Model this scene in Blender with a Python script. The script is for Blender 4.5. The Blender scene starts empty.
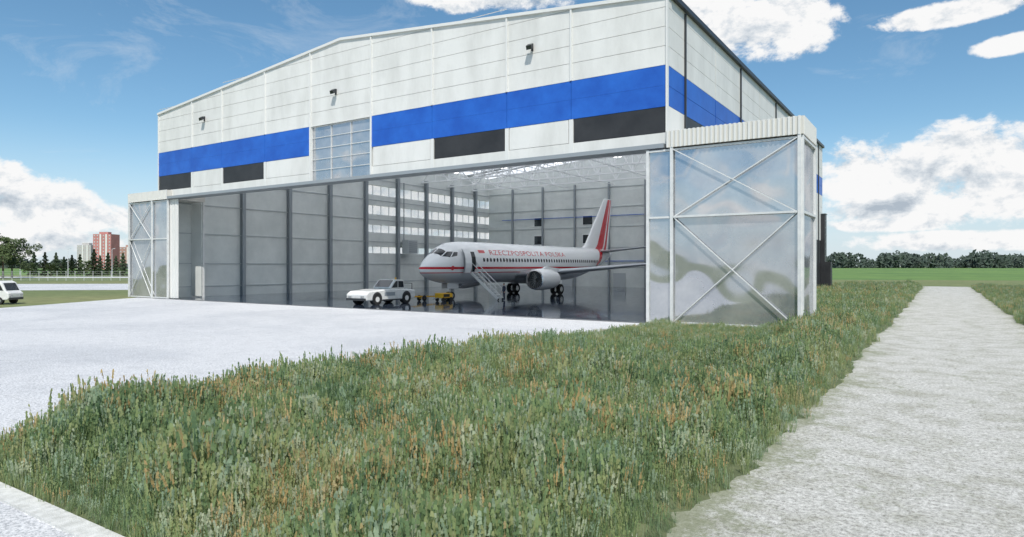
import bpy, math, random
from mathutils import Vector, noise, Matrix
random.seed(7)
S=bpy.context.scene
CY,SY=0.836,0.5487
H=3.6; F=655.0; HY=266.0
def c2w(X,Y): return (CY*X-SY*Y, SY*X+CY*Y)
def g(px,py):
    Y=F*H/(py-HY); return c2w((px-512)/F*Y,Y)
def gd(px,Y): return c2w((px-512)/F*Y,Y)

# ---------------------------------------------------------------- materials
def mat(name,col,rough=.6,metal=0.,col2=None,nscale=3.,detail=5.,bump=0.,bscale=30.,coat=0.,spec=None,coords='Object',c0=.35,c1=.65,stretch=None):
    m=bpy.data.materials.new(name); m.use_nodes=True
    nt=m.node_tree; p=nt.nodes['Principled BSDF']
    p.inputs['Base Color'].default_value=(*col,1); p.inputs['Roughness'].default_value=rough
    p.inputs['Metallic'].default_value=metal; p.inputs['Coat Weight'].default_value=coat
    if spec is not None: p.inputs['Specular IOR Level'].default_value=spec
    tc=nt.nodes.new('ShaderNodeNewGeometry') if coords=='World' else nt.nodes.new('ShaderNodeTexCoord')
    out=tc.outputs['Position'] if coords=='World' else tc.outputs['Object']
    if col2 is not None:
        vec=out
        if stretch:
            mp=nt.nodes.new('ShaderNodeMapping'); mp.inputs['Scale'].default_value=stretch; nt.links.new(out,mp.inputs['Vector']); vec=mp.outputs[0]
        n=nt.nodes.new('ShaderNodeTexNoise'); n.inputs['Scale'].default_value=nscale; n.inputs['Detail'].default_value=detail
        n.inputs['Roughness'].default_value=.65
        nt.links.new(vec,n.inputs['Vector'])
        r=nt.nodes.new('ShaderNodeValToRGB'); r.color_ramp.elements[0].position=c0; r.color_ramp.elements[1].position=c1
        r.color_ramp.elements[0].color=(*col,1); r.color_ramp.elements[1].color=(*col2,1)
        nt.links.new(n.outputs['Fac'],r.inputs['Fac']); nt.links.new(r.outputs['Color'],p.inputs['Base Color'])
    if bump>0:
        n=nt.nodes.new('ShaderNodeTexNoise'); n.inputs['Scale'].default_value=bscale; n.inputs['Detail'].default_value=4
        nt.links.new(out,n.inputs['Vector'])
        b=nt.nodes.new('ShaderNodeBump'); b.inputs['Strength'].default_value=bump; b.inputs['Distance'].default_value=.05
        nt.links.new(n.outputs['Fac'],b.inputs['Height']); nt.links.new(b.outputs['Normal'],p.inputs['Normal'])
    return m
def ramp(nt,fac,stops,interp='LINEAR'):
    r=nt.nodes.new('ShaderNodeValToRGB'); r.color_ramp.interpolation=interp
    el=r.color_ramp.elements
    el[0].position=stops[0][0]; el[0].color=(*stops[0][1],1)
    el[1].position=stops[1][0]; el[1].color=(*stops[1][1],1)
    for s in stops[2:]:
        e=el.new(s[0]); e.color=(*s[1],1)
    nt.links.new(fac,r.inputs['Fac']); return r.outputs['Color']
def mixc(nt,a,b,f,mode='MIX'):
    x=nt.nodes.new('ShaderNodeMix'); x.data_type='RGBA'; x.blend_type=mode
    for i,v in ((0,f),(6,a),(7,b)):
        if isinstance(v,(int,float)): x.inputs[i].default_value=v
        elif isinstance(v,tuple): x.inputs[i].default_value=(*v,1)
        else: nt.links.new(v,x.inputs[i])
    return x.outputs[2]
def tnoise(nt,vec,scale,detail=4,rough=.6,dist=0):
    n=nt.nodes.new('ShaderNodeTexNoise'); n.inputs['Scale'].default_value=scale; n.inputs['Detail'].default_value=detail
    n.inputs['Roughness'].default_value=rough; n.inputs['Distortion'].default_value=dist
    nt.links.new(vec,n.inputs['Vector']); return n.outputs['Fac']
def mth(nt,op,a,b=None,c=None,clamp=False):
    x=nt.nodes.new('ShaderNodeMath'); x.operation=op; x.use_clamp=clamp
    for i,v in enumerate((a,b,c)):
        if v is None: continue
        if isinstance(v,(int,float)): x.inputs[i].default_value=v
        else: nt.links.new(v,x.inputs[i])
    return x.outputs[0]

M={}
M['white']=mat('clad_white',(.6,.595,.56),.45,0,(.73,.725,.69),.5,9,coords='World',c0=.3,c1=.6,stretch=(1,1,.35))
M['blue']=mat('clad_blue',(.01,.085,.42),.4,0,(.018,.13,.54),.4,6,coords='World')
M['black']=mat('clad_black',(.02,.02,.022),.45,0,(.035,.035,.037),.5,5,coords='World')
M['joint']=mat('joint_grey',(.16,.165,.17),.6)
M['trim']=mat('trim_white',(.7,.7,.67),.4)
M['dark']=mat('dark_trim',(.03,.032,.035),.4)
M['inner']=mat('inner_wall_panel',(.6,.63,.61),.5,0,(.72,.745,.72),.3,8,coords='World')
M['steel']=mat('painted_steel_grey',(.27,.3,.32),.45,.0)
M['rail']=mat('painted_rail_grey',(.46,.49,.5),.45,.0)
M['truss']=mat('white_truss',(.8,.81,.81),.4)
M['galv']=mat('galvanised_frame',(.62,.63,.62),.4,.1,(.72,.72,.7),2,4)
M['fascia']=mat('ribbed_fascia',(.62,.6,.54),.5)
M['rubber']=mat('rubber',(.02,.02,.02),.75)
M['glassd']=mat('dark_glass',(.02,.025,.03),.06,0,spec=.8)
M['redpaint']=mat('red_paint',(.6,.02,.03),.3,coat=.4)
M['planewhite']=mat('aircraft_white',(.85,.85,.85),.25,0,coat=.5)
M['planegrey']=mat('aircraft_grey',(.45,.47,.5),.32,.2)
M['metal']=mat('bare_metal',(.6,.6,.6),.25,1.)
M['yellow']=mat('yellow_paint',(.75,.42,.02),.4)
M['vanwhite']=mat('vehicle_white',(.74,.74,.72),.3,0,(.64,.64,.61),4,5,coat=.5)
M['concrete']=mat('kerb_concrete',(.5,.5,.47),.8,0,(.7,.7,.67),6,8,bump=.4,bscale=60,coords='World')

def lampm():
    m=bpy.data.materials.new('lamp_diffuser'); m.use_nodes=True; p=m.node_tree.nodes['Principled BSDF']
    p.inputs['Emission Color'].default_value=(1,.98,.94,1); p.inputs['Emission Strength'].default_value=5; return m
M['lamp']=lampm()
def door_panel():
    m=bpy.data.materials.new('polycarbonate_panel'); m.use_nodes=True; nt=m.node_tree
    for n in list(nt.nodes): nt.nodes.remove(n)
    o=nt.nodes.new('ShaderNodeOutputMaterial'); geo=nt.nodes.new('ShaderNodeNewGeometry')
    nz=tnoise(nt,geo.outputs['Position'],.25,1,.5)
    b=nt.nodes.new('ShaderNodeBump'); b.inputs['Strength'].default_value=.55; b.inputs['Distance'].default_value=.25
    nt.links.new(nz,b.inputs['Height'])
    gl=nt.nodes.new('ShaderNodeBsdfGlossy'); gl.inputs['Roughness'].default_value=.05; gl.inputs['Color'].default_value=(.8,.82,.86,1)
    nt.links.new(b.outputs[0],gl.inputs['Normal'])
    d=nt.nodes.new('ShaderNodeBsdfDiffuse'); nt.links.new(ramp(nt,tnoise(nt,geo.outputs['Position'],.3,7,.62),[(.38,(.25,.26,.28)),(.62,(.45,.45,.44))]),d.inputs['Color'])
    t=nt.nodes.new('ShaderNodeBsdfTransparent'); t.inputs['Color'].default_value=(.8,.84,.86,1)
    m1=nt.nodes.new('ShaderNodeMixShader'); m1.inputs[0].default_value=.16
    nt.links.new(d.outputs[0],m1.inputs[1]); nt.links.new(t.outputs[0],m1.inputs[2])
    m2=nt.nodes.new('ShaderNodeMixShader'); m2.inputs[0].default_value=.46
    nt.links.new(m1.outputs[0],m2.inputs[1]); nt.links.new(gl.outputs[0],m2.inputs[2])
    nt.links.new(m2.outputs[0],o.inputs[0]); return m
M['poly']=door_panel()
def translucent(name,col,tr):
    m=bpy.data.materials.new(name); m.use_nodes=True; nt=m.node_tree
    for n in list(nt.nodes): nt.nodes.remove(n)
    o=nt.nodes.new('ShaderNodeOutputMaterial')
    a=nt.nodes.new('ShaderNodeBsdfTranslucent'); a.inputs[0].default_value=(*col,1)
    b=nt.nodes.new('ShaderNodeBsdfDiffuse'); b.inputs[0].default_value=(*col,1)
    x=nt.nodes.new('ShaderNodeMixShader'); x.inputs[0].default_value=tr
    nt.links.new(b.outputs[0],x.inputs[1]); nt.links.new(a.outputs[0],x.inputs[2]); nt.links.new(x.outputs[0],o.inputs[0]); return m
M['fill_panel']=translucent('added_fill_sheet',(.95,.96,.97),.88)  # translucent roof sheets, added to let in daylight and brighten the interior
def winglass():
    m=bpy.data.materials.new('window_glass'); m.use_nodes=True; nt=m.node_tree
    for n in list(nt.nodes): nt.nodes.remove(n)
    o=nt.nodes.new('ShaderNodeOutputMaterial')
    a=nt.nodes.new('ShaderNodeBsdfTransparent'); a.inputs[0].default_value=(1,1,1,1)
    b=nt.nodes.new('ShaderNodeBsdfTranslucent'); b.inputs[0].default_value=(.97,.97,.97,1)
    x=nt.nodes.new('ShaderNodeMixShader'); x.inputs[0].default_value=.2
    nt.links.new(a.outputs[0],x.inputs[1]); nt.links.new(b.outputs[0],x.inputs[2]); nt.links.new(x.outputs[0],o.inputs[0]); return m
M['glass']=winglass()

def custom(name,build,rough=.8):
    m=bpy.data.materials.new(name); m.use_nodes=True; nt=m.node_tree; p=nt.nodes['Principled BSDF']
    p.inputs['Roughness'].default_value=rough
    geo=nt.nodes.new('ShaderNodeNewGeometry'); build(nt,p,geo.outputs['Position']); return m
def bumpit(nt,p,h,s,d):
    b=nt.nodes.new('ShaderNodeBump'); b.inputs['Strength'].default_value=s; b.inputs['Distance'].default_value=d
    nt.links.new(h,b.inputs['Height']); nt.links.new(b.outputs[0],p.inputs['Normal'])
def b_apron(nt,p,P):
    fine=tnoise(nt,P,16,6,.9); big=tnoise(nt,P,.09,9,.7,.4); mid=tnoise(nt,P,1.6,8,.75)
    c=ramp(nt,fine,[(.42,(.3,.31,.32)),(.5,(.6,.6,.605)),(.6,(.74,.74,.74))])
    c=mixc(nt,c,ramp(nt,big,[(.4,(.85,.86,.875)),(.56,(1,1,1))]),1.,'MULTIPLY')
    c=mixc(nt,c,ramp(nt,mid,[(.35,(.85,.85,.85)),(.5,(1,1,1))]),1.,'MULTIPLY')
    sx=nt.nodes.new('ShaderNodeSeparateXYZ'); nt.links.new(P,sx.inputs[0])
    for ax,per in ((0,7.5),(1,7.5)):
        f=mth(nt,'FRACT',mth(nt,'DIVIDE',sx.outputs[ax],per))
        l=mth(nt,'LESS_THAN',f,.003)
        c=mixc(nt,c,(.3,.3,.295),mth(nt,'MULTIPLY',l,.4))
    nt.links.new(c,p.inputs['Base Color']); bumpit(nt,p,fine,.5,.02)
M['apron']=custom('apron_concrete',b_apron,.75)
def b_path(nt,p,P):
    fine=tnoise(nt,P,11,9,.95); mid=tnoise(nt,P,.9,9,.75,.2); st=tnoise(nt,P,2.6,10,.88); st2=tnoise(nt,P,.3,5,.7)
    c=ramp(nt,fine,[(.42,(.2,.195,.17)),(.5,(.5,.49,.45)),(.57,(.7,.69,.65))])
    c=mixc(nt,c,ramp(nt,mid,[(.38,(.72,.72,.66)),(.54,(1.0,1.0,1.0))]),1.,'MULTIPLY')
    sx=nt.nodes.new('ShaderNodeSeparateXYZ'); nt.links.new(P,sx.inputs[0])
    ed=mth(nt,'POWER',mth(nt,'DIVIDE',mth(nt,'ABSOLUTE',mth(nt,'SUBTRACT',sx.outputs[0],.7)),3.5),4.)
    k=mth(nt,'MULTIPLY',mth(nt,'ADD',mth(nt,'ADD',mth(nt,'SUBTRACT',st,.57),mth(nt,'MULTIPLY',mth(nt,'SUBTRACT',st2,.5),.6)),mth(nt,'MULTIPLY',ed,.18)),7,clamp=True)
    c=mixc(nt,c,(.18,.2,.1),mth(nt,'MULTIPLY',k,.72))
    nt.links.new(c,p.inputs['Base Color']); bumpit(nt,p,fine,.6,.03)
M['path']=custom('path_gravel',b_path,.9)
def b_ground(nt,p,P):
    a=tnoise(nt,P,.02,5,.6); b=tnoise(nt,P,.6,6,.7)
    c=ramp(nt,a,[(.35,(.12,.16,.06)),(.5,(.17,.2,.08)),(.65,(.22,.22,.1))])
    c=mixc(nt,c,ramp(nt,b,[(.3,(.6,.62,.55)),(.7,(1.15,1.15,1.1))]),1.,'MULTIPLY')
    nt.links.new(c,p.inputs['Base Color']); bumpit(nt,p,b,.6,.3)
M['ground']=custom('ground_grassland',b_ground,.95)
def b_crop(nt,p,P):
    a=tnoise(nt,P,.015,4,.6); b=tnoise(nt,P,.12,6,.7)
    c=ramp(nt,a,[(.35,(.08,.16,.035)),(.65,(.14,.23,.05))])
    c=mixc(nt,c,ramp(nt,b,[(.35,(.75,.78,.7)),(.6,(1.1,1.1,1.05))]),1.,'MULTIPLY')
    nt.links.new(c,p.inputs['Base Color'])
M['crop']=custom('crop_field_green',b_crop,.95)
def b_soil(nt,p,P):
    b=tnoise(nt,P,2.5,6,.7)
    c=ramp(nt,b,[(.35,(.07,.09,.04)),(.65,(.13,.15,.07))])
    nt.links.new(c,p.inputs['Base Color']); bumpit(nt,p,b,.6,.1)
M['soil']=custom('verge_turf',b_soil,.95)
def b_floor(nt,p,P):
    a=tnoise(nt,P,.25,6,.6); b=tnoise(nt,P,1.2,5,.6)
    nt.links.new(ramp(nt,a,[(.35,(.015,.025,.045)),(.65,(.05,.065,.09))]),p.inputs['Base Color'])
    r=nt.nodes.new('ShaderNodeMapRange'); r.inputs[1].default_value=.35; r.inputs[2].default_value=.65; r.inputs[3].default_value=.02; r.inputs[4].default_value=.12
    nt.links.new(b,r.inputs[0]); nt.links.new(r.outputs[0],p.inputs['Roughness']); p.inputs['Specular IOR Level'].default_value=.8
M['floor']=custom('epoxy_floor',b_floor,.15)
def b_blade(stops):
    def f(nt,p,P):
        oi=nt.nodes.new('ShaderNodeObjectInfo')
        a=tnoise(nt,P,.55,6,.7)
        v=mth(nt,'ADD',mth(nt,'MULTIPLY',oi.outputs['Random'],.4),mth(nt,'MULTIPLY',mth(nt,'ADD',mth(nt,'MULTIPLY',mth(nt,'SUBTRACT',a,.5),2.),.5),.7))
        nt.links.new(ramp(nt,v,stops),p.inputs['Base Color'])
        p.inputs['Specular IOR Level'].default_value=.25
        tr=nt.nodes.new('ShaderNodeBsdfTranslucent'); nt.links.new(ramp(nt,v,stops),tr.inputs[0])
        mx=nt.nodes.new('ShaderNodeMixShader'); mx.inputs[0].default_value=.4
        o=nt.nodes['Material Output']; nt.links.new(p.outputs[0],mx.inputs[1]); nt.links.new(tr.outputs[0],mx.inputs[2]); nt.links.new(mx.outputs[0],o.inputs[0])
    return f
M['blade']=custom('grass_blade',b_blade([(.2,(.14,.22,.11)),(.45,(.21,.3,.14)),(.6,(.29,.37,.16)),(.8,(.41,.42,.2))]),.7)
M['dry']=custom('grass_dry',b_blade([(.3,(.5,.4,.19)),(.55,(.56,.4,.18)),(.8,(.6,.5,.28))]),.8)
M['pale']=custom('grass_pale',b_blade([(.3,(.3,.41,.26)),(.55,(.4,.48,.32)),(.8,(.53,.56,.38))]),.8)
M['leaf']=mat('leaf',(.035,.06,.018),.7,0,(.085,.12,.035),.6,3,coords='World')
M['conifer']=mat('conifer_needles',(.03,.055,.025),.7,0,(.06,.09,.035),.8,3,coords='World')
M['hazeleaf']=mat('hazed_far_leaf',(.035,.055,.045),.9,0,(.06,.085,.06),.03,6,coords='World')  # bluish distance haze mixed into the leaf colour
M['bark']=mat('bark',(.09,.065,.045),.9,bump=.5)

# ---------------------------------------------------------------- mesh builder
class MB:
    def __init__(s): s.v=[];s.f=[];s.m=[];s.mats=[]
    def mi(s,m):
        if m not in s.mats: s.mats.append(m)
        return s.mats.index(m)
    def poly(s,pts,m):
        b=len(s.v); s.v+= [tuple(p) for p in pts]; s.f.append(tuple(range(b,b+len(pts)))); s.m.append(s.mi(m))
    def box(s,x0,x1,y0,y1,z0,z1,m):
        b=len(s.v); s.v+=[(x0,y0,z0),(x1,y0,z0),(x1,y1,z0),(x0,y1,z0),(x0,y0,z1),(x1,y0,z1),(x1,y1,z1),(x0,y1,z1)]
        for f in ((0,3,2,1),(4,5,6,7),(0,1,5,4),(1,2,6,5),(2,3,7,6),(3,0,4,7)):
            s.f.append(tuple(b+i for i in f)); s.m.append(s.mi(m))
    def prism_y(s,prof,y0,y1,m):
        n=len(prof); b=len(s.v)
        s.v+=[(x,y0,z) for x,z in prof]+[(x,y1,z) for x,z in prof]; k=s.mi(m)
        s.f.append(tuple(b+i for i in range(n))); s.m.append(k)
        s.f.append(tuple(b+n+i for i in reversed(range(n)))); s.m.append(k)
        for i in range(n):
            j=(i+1)%n; s.f.append((b+j,b+i,b+n+i,b+n+j)); s.m.append(k)
    def prism_x(s,prof,x0,x1,m):
        n=len(prof); b=len(s.v)
        s.v+=[(x0,y,z) for y,z in prof]+[(x1,y,z) for y,z in prof]; k=s.mi(m)
        s.f.append(tuple(b+i for i in reversed(range(n)))); s.m.append(k)
        s.f.append(tuple(b+n+i for i in range(n))); s.m.append(k)
        for i in range(n):
            j=(i+1)%n; s.f.append((b+i,b+j,b+n+j,b+n+i)); s.m.append(k)
    def beam(s,p,q,w,m,h=None):
        p=Vector(p);q=Vector(q); d=(q-p).normalized(); h=h or w
        up=Vector((0,0,1)) if abs(d.z)<.95 else Vector((1,0,0))
        a=d.cross(up).normalized()*w/2; c=a.cross(d).normalized()*h/2
        b=len(s.v); k=s.mi(m)
        for o in (p,q):
            for e,f in ((-1,-1),(1,-1),(1,1),(-1,1)): s.v.append(tuple(o+a*e+c*f))
        for f in ((0,1,2,3),(7,6,5,4),(0,4,5,1),(1,5,6,2),(2,6,7,3),(3,7,4,0)):
            s.f.append(tuple(b+i for i in f)); s.m.append(k)
    def tube(s,p,q,r0,r1,m,n=10,caps=True):
        p=Vector(p);q=Vector(q); d=(q-p).normalized()
        up=Vector((0,0,1)) if abs(d.z)<.95 else Vector((1,0,0))
        a=d.cross(up).normalized(); c=a.cross(d).normalized(); b=len(s.v); k=s.mi(m)
        for o,r in ((p,r0),(q,r1)):
            for i in range(n):
                t=2*math.pi*i/n; s.v.append(tuple(o+(a*math.cos(t)+c*math.sin(t))*r))
        for i in range(n):
            j=(i+1)%n; s.f.append((b+i,b+j,b+n+j,b+n+i)); s.m.append(k)
        if caps:
            s.f.append(tuple(b+i for i in reversed(range(n)))); s.m.append(k)
            s.f.append(tuple(b+n+i for i in range(n))); s.m.append(k)
    def rings(s,rs,m,close=False,ends=True):
        n=len(rs[0]); b=len(s.v); k=s.mi(m) if not callable(m) else None
        for r in rs: s.v+=[tuple(p) for p in r]
        for i in range(len(rs)-1):
            for j in range(n):
                jj=(j+1)%n
                s.f.append((b+i*n+j,b+i*n+jj,b+(i+1)*n+jj,b+(i+1)*n+j)); s.m.append(k if k is not None else s.mi(m(i,j)))
        if ends:
            kk=k if k is not None else s.mi(m(0,0))
            s.f.append(tuple(b+j for j in reversed(range(n)))); s.m.append(kk)
            s.f.append(tuple(b+(len(rs)-1)*n+j for j in range(n))); s.m.append(kk)
    def obj(s,name,parent=None,smooth=False,bevel=0):
        me=bpy.data.meshes.new(name); me.from_pydata(s.v,[],s.f)
        for m in s.mats: me.materials.append(m)
        me.polygons.foreach_set('material_index',s.m)
        if smooth: me.polygons.foreach_set('use_smooth',[True]*len(s.f))
        me.update(); o=bpy.data.objects.new(name,me); S.collection.objects.link(o)
        if parent: o.parent=parent
        if bevel:
            bv=o.modifiers.new('b','BEVEL'); bv.width=bevel; bv.segments=2; bv.limit_method='ANGLE'
        return o
def empty(name,loc=(0,0,0),rz=0,sc=1):
    e=bpy.data.objects.new(name,None); e.location=loc; e.rotation_euler=(0,0,rz); e.scale=(sc,)*3; S.collection.objects.link(e); return e
def recalc(o):
    import bmesh
    bm=bmesh.new(); bm.from_mesh(o.data); bmesh.ops.recalc_face_normals(bm,faces=bm.faces); bm.to_mesh(o.data); bm.free()

# ---------------------------------------------------------------- ground
def sheet(name,pts,z,m):
    b=MB(); b.poly([(x,y,z) for x,y in pts],m); return b.obj(name)
b=MB(); R=6000; b.poly([(-R,-R,-.03),(R,-R,-.03),(R,R,-.03),(-R,R,-.03)],M['ground']); b.obj('ground')
sheet('apron_pavement',[(-15.25,4.1),(-15.25,39.2),(-77,39.2),(-69.3,26),(-55,-2),(-40,-40),(-2.9,-40),(-2.9,4.1)],-.008,M['apron'])
b=MB(); b.box(-45,-2.9,4.1,4.42,-.1,.03,M['concrete']); b.obj('kerb')
sheet('taxiway_pavement',[g(-400,292),g(175,289.5),g(175,283.5),g(-400,284.5)],-.018,M['apron'])
sheet('service_road',[g(-400,278.2),g(175,277.8),g(175,276.6),g(-400,276.9)],-.018,M['apron'])
sheet('crop_field',[gd(800,175),gd(1400,150),gd(1400,1300),gd(800,1300)],-.022,M['crop'])
sheet('crop_field',[gd(-500,260),gd(130,260),gd(130,900),gd(-500,900)],-.022,M['crop'])
b=MB(); N=400; L=[];Rr=[]
def edgeL(v): return -2.8-.55*max(0,min(1,(13-v)/4))+.3*noise.noise((v*.35,1.3,0))+.28*noise.noise((v*1.1,5,0))+.14*noise.noise((v*3.3,5,3))
def edgeR(v): return 4.35+.35*noise.noise((v*.3,9.3,0))+.25*noise.noise((v*1.1,15,0))+.12*noise.noise((v*3.3,15,0))
for i in range(N+1):
    v=-12+ (i/N)**1.6*150
    L.append((edgeL(v)-.25,v,-.004)); Rr.append((edgeR(v)+.25,v,-.004))
for i in range(N): b.poly([L[i],Rr[i],Rr[i+1],L[i+1]],M['path'])
b.obj('gravel_path')

# ---------------------------------------------------------------- grass
def blade(b,x,y,h,w,lean,ang,m,seg=3):
    dx,dy=math.cos(ang),math.sin(ang); px,py=-dy,dx
    prev=None; k=b.mi(m)
    for i in range(seg+1):
        t=i/seg; o=lean*t*t; cx=x+dx*o; cy=y+dy*o; z=h*t*(1-.15*t*lean/h) ; ww=w*(1-t*.85)/2
        i0=len(b.v); b.v+=[(cx-px*ww,cy-py*ww,z),(cx+px*ww,cy+py*ww,z)]
        if prev is not None: b.f.append((prev,prev+1,i0+1,i0)); b.m.append(k)
        prev=i0
def clump(coll,name,nb,r,hmin,hmax,w,kind,ns):
    b=MB()
    for i in range(nb):
        a=random.random()*6.28; rr=r*math.sqrt(random.random()); h=random.uniform(hmin,hmax)
        mm=M['blade'] if random.random()<.85 else M['pale']
        blade(b,rr*math.cos(a),rr*math.sin(a),h,w*random.uniform(.7,1.3),h*random.uniform(.05,.5),random.random()*6.28,mm)
    for i in range(ns):
        a=random.random()*6.28; rr=r*math.sqrt(random.random()); h=random.uniform(hmax*.85,hmax*1.4)
        mm={'g':M['blade'],'p':M['pale'],'d':M['dry']}[kind]
        x,y=rr*math.cos(a),rr*math.sin(a); la=random.random()*6.28; ln=h*random.uniform(0,.15)
        blade(b,x,y,h,.007,ln,la,mm,2)
        tx,ty=x+math.cos(la)*ln,y+math.sin(la)*ln
        for q in range(7):
            zz=h*(.62+.055*q)
            fx,fy=x+(tx-x)*(zz/h)**2,y+(ty-y)*(zz/h)**2
            aa=random.random()*6.28; s_=.012 if kind=='d' else .015; wx=s_*math.cos(aa); wy=s_*math.sin(aa)
            b.poly([(fx-wx,fy-wy,zz),(fx+wx,fy+wy,zz+.01),(fx+wx*.5,fy+wy*.5,zz+h*.08),(fx-wx*.5,fy-wy*.5,zz+h*.07)],mm)
    me=bpy.data.meshes.new(name); me.from_pydata(b.v,[],b.f)
    for m in b.mats: me.materials.append(m)
    me.polygons.foreach_set('material_index',b.m); me.update()
    o=bpy.data.objects.new(name,me); coll.objects.link(o)
clumps=bpy.data.collections.new('grass_clumps'); dryc=bpy.data.collections.new('dry_grass_clumps')
for i in range(6): clump(clumps,'grass_tuft_%d'%i,18,.13,.18,.42,.013,'g',5)
for i in range(3): clump(clumps,'grass_tuft_p%d'%i,12,.12,.16,.36,.012,'p',7)
for i in range(3): clump(dryc,'dry_tuft_%d'%i,7,.14,.2,.44,.012,'d',6)

def scatter_mod(o,specs):
    ng=bpy.data.node_groups.new('scatter','GeometryNodeTree')
    ng.interface.new_socket('Geometry',in_out='INPUT',socket_type='NodeSocketGeometry')
    ng.interface.new_socket('Geometry',in_out='OUTPUT',socket_type='NodeSocketGeometry')
    N=ng.nodes.new; Lk=ng.links.new
    gi=N('NodeGroupInput'); go=N('NodeGroupOutput'); j=N('GeometryNodeJoinGeometry'); Lk(gi.outputs[0],j.inputs[0])
    for coll,attr,seed,smin,smax in specs:
        d=N('GeometryNodeDistributePointsOnFaces'); d.inputs['Seed'].default_value=seed
        na=N('GeometryNodeInputNamedAttribute'); na.data_type='FLOAT'; na.inputs['Name'].default_value=attr
        ns=N('GeometryNodeInputNamedAttribute'); ns.data_type='FLOAT'; ns.inputs['Name'].default_value='gs'
        Lk(gi.outputs[0],d.inputs['Mesh']); Lk(na.outputs[0],d.inputs['Density'])
        ci=N('GeometryNodeCollectionInfo'); ci.inputs['Collection'].default_value=coll
        ci.inputs['Separate Children'].default_value=True; ci.inputs['Reset Children'].default_value=True
        ip=N('GeometryNodeInstanceOnPoints'); ip.inputs['Pick Instance'].default_value=True
        Lk(d.outputs['Points'],ip.inputs['Points']); Lk(ci.outputs[0],ip.inputs['Instance'])
        r=N('FunctionNodeRandomValue'); r.data_type='FLOAT_VECTOR'
        r.inputs[0].default_value=(-.18,-.18,0); r.inputs[1].default_value=(.18,.18,6.283)
        Lk(r.outputs[0],ip.inputs['Rotation'])
        r2=N('FunctionNodeRandomValue'); r2.data_type='FLOAT'
        fl=[i for i in r2.inputs if i.type=='VALUE']; fl[0].default_value=smin; fl[1].default_value=smax
        mm=N('ShaderNodeMath'); mm.operation='MULTIPLY'
        Lk([q for q in r2.outputs if q.type=='VALUE'][0],mm.inputs[0]); Lk(ns.outputs[0],mm.inputs[1]); Lk(mm.outputs[0],ip.inputs['Scale'])
        Lk(ip.outputs[0],j.inputs[0])
    Lk(j.outputs[0],go.inputs[0])
    md=o.modifiers.new('scatter','NODES'); md.node_group=ng

def verge(name,u0f,u1f,vs,nu,densf,seed,amp=.6):
    b=MB(); dens=[];gs=[];dd=[]
    nv=len(vs)
    for j,v in enumerate(vs):
        u0,u1=u0f(v),u1f(v)
        for i in range(nu+1):
            u=u0+(u1-u0)*i/nu
            e=min(min(u-u0,u1-u)/1.2,(v-vs[0])/1.,1); e=max(0,e); e=e*e*(3-2*e)
            n=noise.fractal((u*.2,v*.15,2.2),1,2,3)
            if u>-5.5: fl=1
            elif v<45:
                fl=max(0.,min(1,(34-v)/14))
                fl=fl+(1-fl)*max(0,min(1,(u+9)/3.5))*.9
            else: fl=.3
            z=-.006+e*(.03*(.3+.7*fl)+amp*fl*max(0,n+.22))
            b.v.append((u,v,z)); D,G=densf(u,v,u-u0,u1-u,n); dens.append(D); gs.append(G*(.38+.62*fl) if name=='grass_verge' and v<45 else G)
            q=noise.fractal((u*.55,v*.4,22.2),1,2,3)
            dd.append(D*max(.02,min(.4,(q-.05)*1.1)))
    k=b.mi(M['soil'])
    for j in range(nv-1):
        for i in range(nu):
            a=j*(nu+1)+i; u,v,_=b.v[a]
            if v>39.3 and u<-14.3 and name=='grass_verge': continue
            b.f.append((a,a+1,a+nu+2,a+nu+1)); b.m.append(k)
    o=b.obj(name,smooth=True)
    for nm,arr in (('dens',dens),('gs',gs),('dryd',dd)):
        at=o.data.attributes.new(nm,'FLOAT','POINT'); at.data.foreach_set('value',arr)
    scatter_mod(o,[(clumps,'dens',seed,.5,1.4),(dryc,'dryd',seed+20,.7,1.3)]); return o
vs=[4.44]
while vs[-1]<135: vs.append(vs[-1]+(.22 if vs[-1]<30 else .5 if vs[-1]<60 else 1.2))
def dens1(u,v,a,b_,n):
    D=95 if v<13 else 68 if v<22 else 46 if v<42 else 18
    if v>39.2 and u<-6.3 and v<44: D=0
    if v>39.2 and u<-14.2: D=0
    if b_<.6: D*=.3+.4*b_
    q=noise.noise((u*.6,v*.5,7))+.7*noise.noise((u*1.7,v*1.4,9))
    G=(1.12 if v<40 else 1.1)*(1+.75*q)*(.5+.5*min(1,min(a*3,b_,(v-4.4)*1.5)/.9))
    return D,max(.3,G)
def uL(v): return -15.28+.1*noise.noise((v*1.3,0,0))
verge('grass_verge',uL,lambda v:edgeL(v)+.15,vs,60,dens1,3)
vs2=[12.]
while vs2[-1]<135: vs2.append(vs2[-1]+1.)
def dens2(u,v,a,b_,n): return (30 if a<3 else 12)*(1 if v>20 else .5),.9*(1+.4*noise.noise((u*.3,v*.3,3)))
verge('grass_verge',lambda v:edgeR(v)-.15,lambda v:22,vs2,30,dens2,5,.3)

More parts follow.
